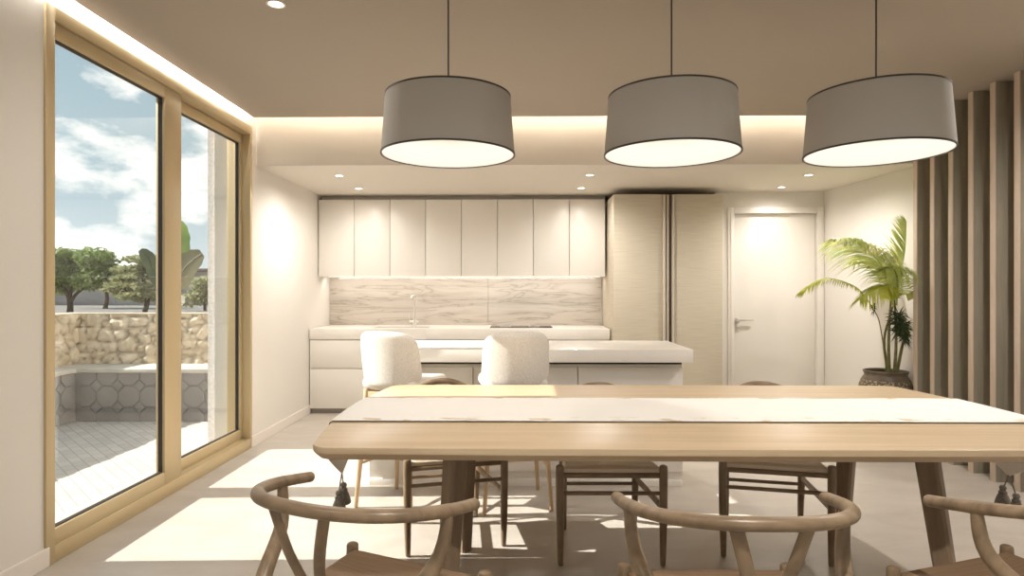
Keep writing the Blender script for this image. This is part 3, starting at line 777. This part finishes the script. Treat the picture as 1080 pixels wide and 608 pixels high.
def rubble(w, h, to, res=.022):
    nx, nz = int(w/res), int(h/res); vs, fs, cols = [], [], []
    for i in range(nx+1):
        for j in range(nz+1):
            a, b = w*i/nx, h*j/nz; q = to(a, b, 0)
            wob = noise.noise_vector(Vector(q)*3.)*.25
            d, pt = noise.voronoi(Vector((q[0]*6.6, q[1]*6.6, q[2]*8.2))+wob)
            e = d[1]-d[0]; k = min(1, e/.22)
            o = .045*(k**.5)+.015*noise.noise(Vector(q)*9)
            vs.append(to(a, b, o))
            r = noise.cell(pt[0]*7.3+pt[1]*3.1) if False else noise.noise(pt[0]*3.7)
            base_ = (.68+.16*r, .57+.16*r, .42+.15*r)
            k2 = min(1, e/.10); cols.append(tuple(c*(.55+.45*k2) for c in base_)+(1,))
    for i in range(nx):
        for j in range(nz):
            a = i*(nz+1)+j; fs.append((a, a+1, a+nz+2, a+nz+1))
    return vs, fs, cols
rv, rf, rc_ = [], [], []
for (w, h, to) in ((2.2, .52, lambda a, b, o: (-4.70+a, 6.66-o, .502+b)), (7.6, .52, lambda a, b, o: (-4.70+o, 6.66-a, .502+b))):
    v_, f_, c_ = rubble(w, h, to); o_ = len(rv); rv += v_; rf += [tuple(i+o_ for i in t) for t in f_]; rc_ += c_
# back and top of the rubble wall
mb = MB(); mb.add(rv, rf); nrub = len(mb.v)
mb.box(-4.98, -2.5, 6.70, 6.95, -.1, 1.03, 0).box(-5.0, -4.72, -1.0, 6.69, .3, 1.03, 0)
rc_ += [(.68, .58, .44, 1)]*(len(mb.v)-nrub)
rb = struct('wall_rubble', mb, 'rubble', 'rubble stone garden wall above the coping', 'wall', 60)
ca = rb.data.color_attributes.new('stone', 'FLOAT_COLOR', 'POINT')
for i, c in enumerate(rc_): ca.data[i].color = c
struct('street', MB().box(-120, 40, 6.96, 160, .1, .3, 0).box(-120, -9, -30, 6.95, .1, .29, 0), 'asphalt', 'grey street and ground beyond the garden wall', 'street')
struct('kerb', MB().box(-60, 10, 21.0, 21.4, .3, .44, .02), 'coping', 'pale kerb along the far side of the street', 'kerb')

def leaves(m, c, rad, n, size, flat=1.):
    for _ in range(n):
        while True:
            p = Vector((rnd.uniform(-1, 1), rnd.uniform(-1, 1), rnd.uniform(-1, 1)))
            if .25 < p.length <= 1: break
        p = Vector((p.x*rad[0], p.y*rad[1], p.z*rad[2]))+Vector(c)
        n_ = Vector((rnd.gauss(0, 1), rnd.gauss(0, 1), rnd.gauss(0, 1)+1.2)).normalized(); u = n_.orthogonal().normalized(); u = Matrix.Rotation(rnd.uniform(0, 6.28), 3, n_) @ u; w = n_.cross(u)
        s = size*rnd.uniform(.6, 1.2)
        m.add([p-u*s, p+w*s*.5, p+u*s, p-w*s*.5], [(0, 1, 2, 3)])
def tree(label, x, y, mat, clumps, trunk, size, per):
    t = thing('tree', label, 'tree', (x, y, .3), 0, 'trees beyond the garden wall')
    m = MB()
    for (c, r_) in clumps: leaves(m, c, r_, per, size)
    m.build('foliage', mat, t, None)
    b = MB()
    for p, r_ in trunk: b.tube(p, r_, 8, sub=4)
    b.build('trunk', 'bark', t)
k = rnd
cl1 = [((-.2+k.uniform(-1.6, 1.7), k.uniform(-1, 1), 1.75+k.uniform(-.55, .75)), (.8, .7, .42)) for _ in range(19)]
tree('green leafy tree with a forked dark trunk by the street, leftmost', -19.4, 27, 'tree1', cl1,
     [([(0, 0, 0), (.0, 0, .5), (-.2, 0, 1.), (-.7, 0, 1.6)], [.13, .11, .07, .03]), ([(0, 0, .45), (.35, 0, .9), (1.1, 0, 1.4)], [.09, .06, .03]), ([(0, 0, .5), (.05, 0, 1.2), (.1, 0, 1.9)], [.08, .06, .03])], .12, 420)
cl2 = []
for z, w in ((.75, 1.0), (1.1, 1.1), (1.5, 1.0), (1.9, .8), (2.2, .5)):
    for _ in range(5): cl2.append(((k.uniform(-w, w), k.uniform(-.7, .7), z+k.uniform(-.1, .1)), (.55, .5, .14)))
tree('olive layered tree with light leaf tiers, right of the green tree', -15.0, 25, 'tree2', cl2,
     [([(0, 0, 0), (.15, 0, .6), (0, 0, 1.3), (0, 0, 2.1)], [.10, .09, .06, .02])], .10, 260)
cl3 = [((k.uniform(-2.2, 2.2), k.uniform(-1, 1), 1.5+k.uniform(-.5, .6)), (.9, .8, .35)) for _ in range(12)]
tree('low spreading tree behind the other two, in front of the garages', -22.5, 34, 'tree2', cl3,
     [([(0, 0, 0), (.1, 0, .6), (0, 0, 1.4)], [.12, .10, .05])], .16, 180)
cl4 = [((k.uniform(-.8, .8), k.uniform(-.8, .8), .8+k.uniform(-.4, .6)), (.6, .6, .35)) for _ in range(9)]
tree('small sunlit tree seen between the banana leaves and the pier', -15.3, 30.5, 'tree2', cl4,
     [([(0, 0, 0), (.0, 0, .6), (.05, 0, 1.2)], [.08, .06, .03])], .12, 150)
def house(label, x0, x1, y, h, gar, win):
    t = thing('house', label, 'house', ((x0+x1)/2, y, .3), 0, 'houses across the street'); hx = (x1-x0)/2
    MB().box(-hx, hx, 0, 7, 0, h, .02).build('wall', 'houseW', t)
    MB().box(-hx-.3, hx+.3, -.5, 7.3, h, h+.22, .03).build('roof', 'houseR', t)
    for a, b in gar:
        g = MB().box(a, b, -.06, -.001, 0, h*.82, .01)
        for q in range(1, 5): g.box(a+.05, b-.05, -.075, -.06, h*.82*q/5-.02, h*.82*q/5+.02, .005)
        g.build('garage_door', 'houseD', t)
    for a, b in win:
        w = MB().box(a-.06, b+.06, -.05, -.001, h*.35, h*.85, .01).build('window', 'coping', t)
        MB().box(a, b, -.06, -.051, h*.40, h*.80, 0).build('pane', 'glassdark', w)
house('low grey garage block across the street', -40, -24.6, 42, 1.75, ((-5.5, -.4), (.2, 5.2)), ())
house('grey house with small windows seen right of the mullion', -24, -13, 44, 2.3, (), ((-4.2, -3.4), (-2.2, -1.4), (-.2, .6), (2, 2.8), (4, 4.8)))

# banana plant in the planter behind the mullion
bp = thing('banana_plant', 'banana plant with broad leaves behind the window mullion', 'plant', (-4.12, 7.25, .3))
MB().tube([(0, 0, 0), (.02, 0, .5), (.0, 0, .95)], [.06, .05, .035], 12).build('stem', plain('banana_stem', (.17, .19, .07), .6), bp)
def bleaf(pts, w, mat, tilt=(0, -1, .2)):
    m = MB(); P = [Vector(p) for p in pts]; q = []
    for i in range(len(P)-1):
        a = P[max(i-1, 0)]; b = P[i]; c = P[i+1]; d = P[min(i+2, len(P)-1)]
        for j in range(8):
            t = j/8; q.append(.5*((2*b)+(c-a)*t+(2*a-5*b+4*c-d)*t*t+(3*b-a-3*c+d)*t**3))
    q.append(P[-1]); n_ = len(q); vs, fs = [], []
    for i, p in enumerate(q):
        t = i/(n_-1); T = (q[min(i+1, n_-1)]-q[max(i-1, 0)]).normalized(); S = T.cross(Vector(tilt)).normalized(); U = S.cross(T)
        g = max(.0, (t-.22)/.78); hw_ = w*max(.02, (math.sin(math.pi*min(1, g**.75*.93+.03)))**.6) if t > .22 else .012
        hw_ *= 1+.06*math.sin(i*1.9)
        for s in (-1, -.5, 0, .5, 1): vs.append(p+S*hw_*s+U*(.07*hw_*abs(s)))
    for i in range(n_-1):
        for j in range(4): a = i*5+j; fs.append((a, a+1, a+6, a+5))
    m.add(vs, fs); m.tube(pts, [.016]+[.010]*(len(pts)-2)+[.003], 6, sub=8)
    m.build('leaf', mat, bp, 60)
bleaf([(0, 0, .85), (.12, 0, 1.2), (.17, .05, 1.55), (.16, .05, 1.78)], .11, 'banana', (.5, -1, .1))
bleaf([(0, 0, .85), (.16, -.05, 1.05), (.32, -.1, 1.25), (.50, -.1, 1.40)], .16, 'bananar', (0, -1, .1))
bleaf([(0, 0, .8), (-.08, 0, 1.1), (-.17, 0, 1.34), (-.24, -.05, 1.44)], .08, 'palmd', (0, -1, .6))
bleaf([(0, 0, .6), (.12, -.1, .75), (.22, -.15, .85), (.34, -.2, .82)], .11, 'bananar', (0, -1, .4))
bleaf([(0, 0, .6), (.12, -.1, .72), (.2, -.16, .78), (.27, -.2, .74)], .06, 'banana', (0, -1, .5))

# ---------------------------------------------------------------- sun and sky
SUN_EL, SUN_AZ = 34.5, 2.0
d = Vector((math.cos(R(SUN_EL))*math.cos(R(SUN_AZ)), math.cos(R(SUN_EL))*math.sin(R(SUN_AZ)), -math.sin(R(SUN_EL))))
sun = light('sun', 'SUN', (-8, 4, 8), 7.3, (1, .96, .905), angle=R(.35))
sun.rotation_euler = d.to_track_quat('-Z', 'Y').to_euler()
w = bpy.data.worlds.new('sky'); bpy.context.scene.world = w; w.use_nodes = True; nt = w.node_tree
bg = nt.nodes['Background']
tcn = N(nt, 'ShaderNodeTexCoord'); sx = N(nt, 'ShaderNodeSeparateXYZ'); nt.links.new(tcn.outputs['Generated'], sx.inputs[0])
grad = ramp(nt, sx.outputs['Z'], [(.0, (.66, .74, .78)), (.18, (.46, .58, .64)), (.5, (.27, .40, .50))])
def cl_layer(scale, seed, lo, hi, vz):
    mp = N(nt, 'ShaderNodeMapping'); mp.inputs['Scale'].default_value = (1, 1, vz); mp.inputs['Location'].default_value = (seed, seed*.7, seed*.3)
    nt.links.new(tcn.outputs['Generated'], mp.inputs['Vector'])
    t = N(nt, 'ShaderNodeTexNoise'); t.inputs['Scale'].default_value = scale; t.inputs['Detail'].default_value = 9; t.inputs['Roughness'].default_value = .55
    nt.links.new(mp.outputs[0], t.inputs['Vector'])
    r_ = N(nt, 'ShaderNodeMapRange'); r_.inputs['From Min'].default_value = lo; r_.inputs['From Max'].default_value = hi
    return t, r_
t, r_ = cl_layer(3.2, 5.3, .50, .57, 2.0)
# more cloud low down, less high up
thr = N(nt, 'ShaderNodeMapRange'); thr.inputs['From Min'].default_value = .0; thr.inputs['From Max'].default_value = .40; thr.inputs['To Min'].default_value = .15; thr.inputs['To Max'].default_value = -.12
nt.links.new(sx.outputs['Z'], thr.inputs['Value'])
ad = N(nt, 'ShaderNodeMath', operation='ADD'); nt.links.new(t.outputs['Fac'], ad.inputs[0]); nt.links.new(thr.outputs[0], ad.inputs[1]); nt.links.new(ad.outputs[0], r_.inputs['Value'])
mx = N(nt, 'ShaderNodeMix', data_type='RGBA'); nt.links.new(r_.outputs[0], mx.inputs[0]); nt.links.new(grad, mx.inputs[6]); mx.inputs[7].default_value = (1.3, 1.25, 1.17, 1)
nt.links.new(mx.outputs[2], bg.inputs['Color']); bg.inputs['Strength'].default_value = .84

# ---------------------------------------------------------------- camera, view
cam = bpy.data.cameras.new('camera'); co = bpy.data.objects.new('camera', cam); C.objects.link(co)
cam.sensor_width = 36; cam.lens = 667/1080*36; cam.shift_y = 2.9/1080; cam.clip_end = 500
co.location = (0, 0, 1.27); co.rotation_euler = (R(90), 0, .013)
sc = bpy.context.scene; sc.camera = co
vs_ = sc.view_settings; sc.display_settings.display_device = 'sRGB'
vs_.view_transform = 'Standard'; vs_.look = 'None'; vs_.gamma = 1; vs_.exposure = 0.56; vs_.use_curve_mapping = False
cy = sc.cycles; cy.use_denoising = True; cy.max_bounces = 12; cy.diffuse_bounces = 6; cy.glossy_bounces = 4; cy.transparent_max_bounces = 24
cy.sample_clamp_indirect = 8; cy.caustics_reflective = False; cy.caustics_refractive = False
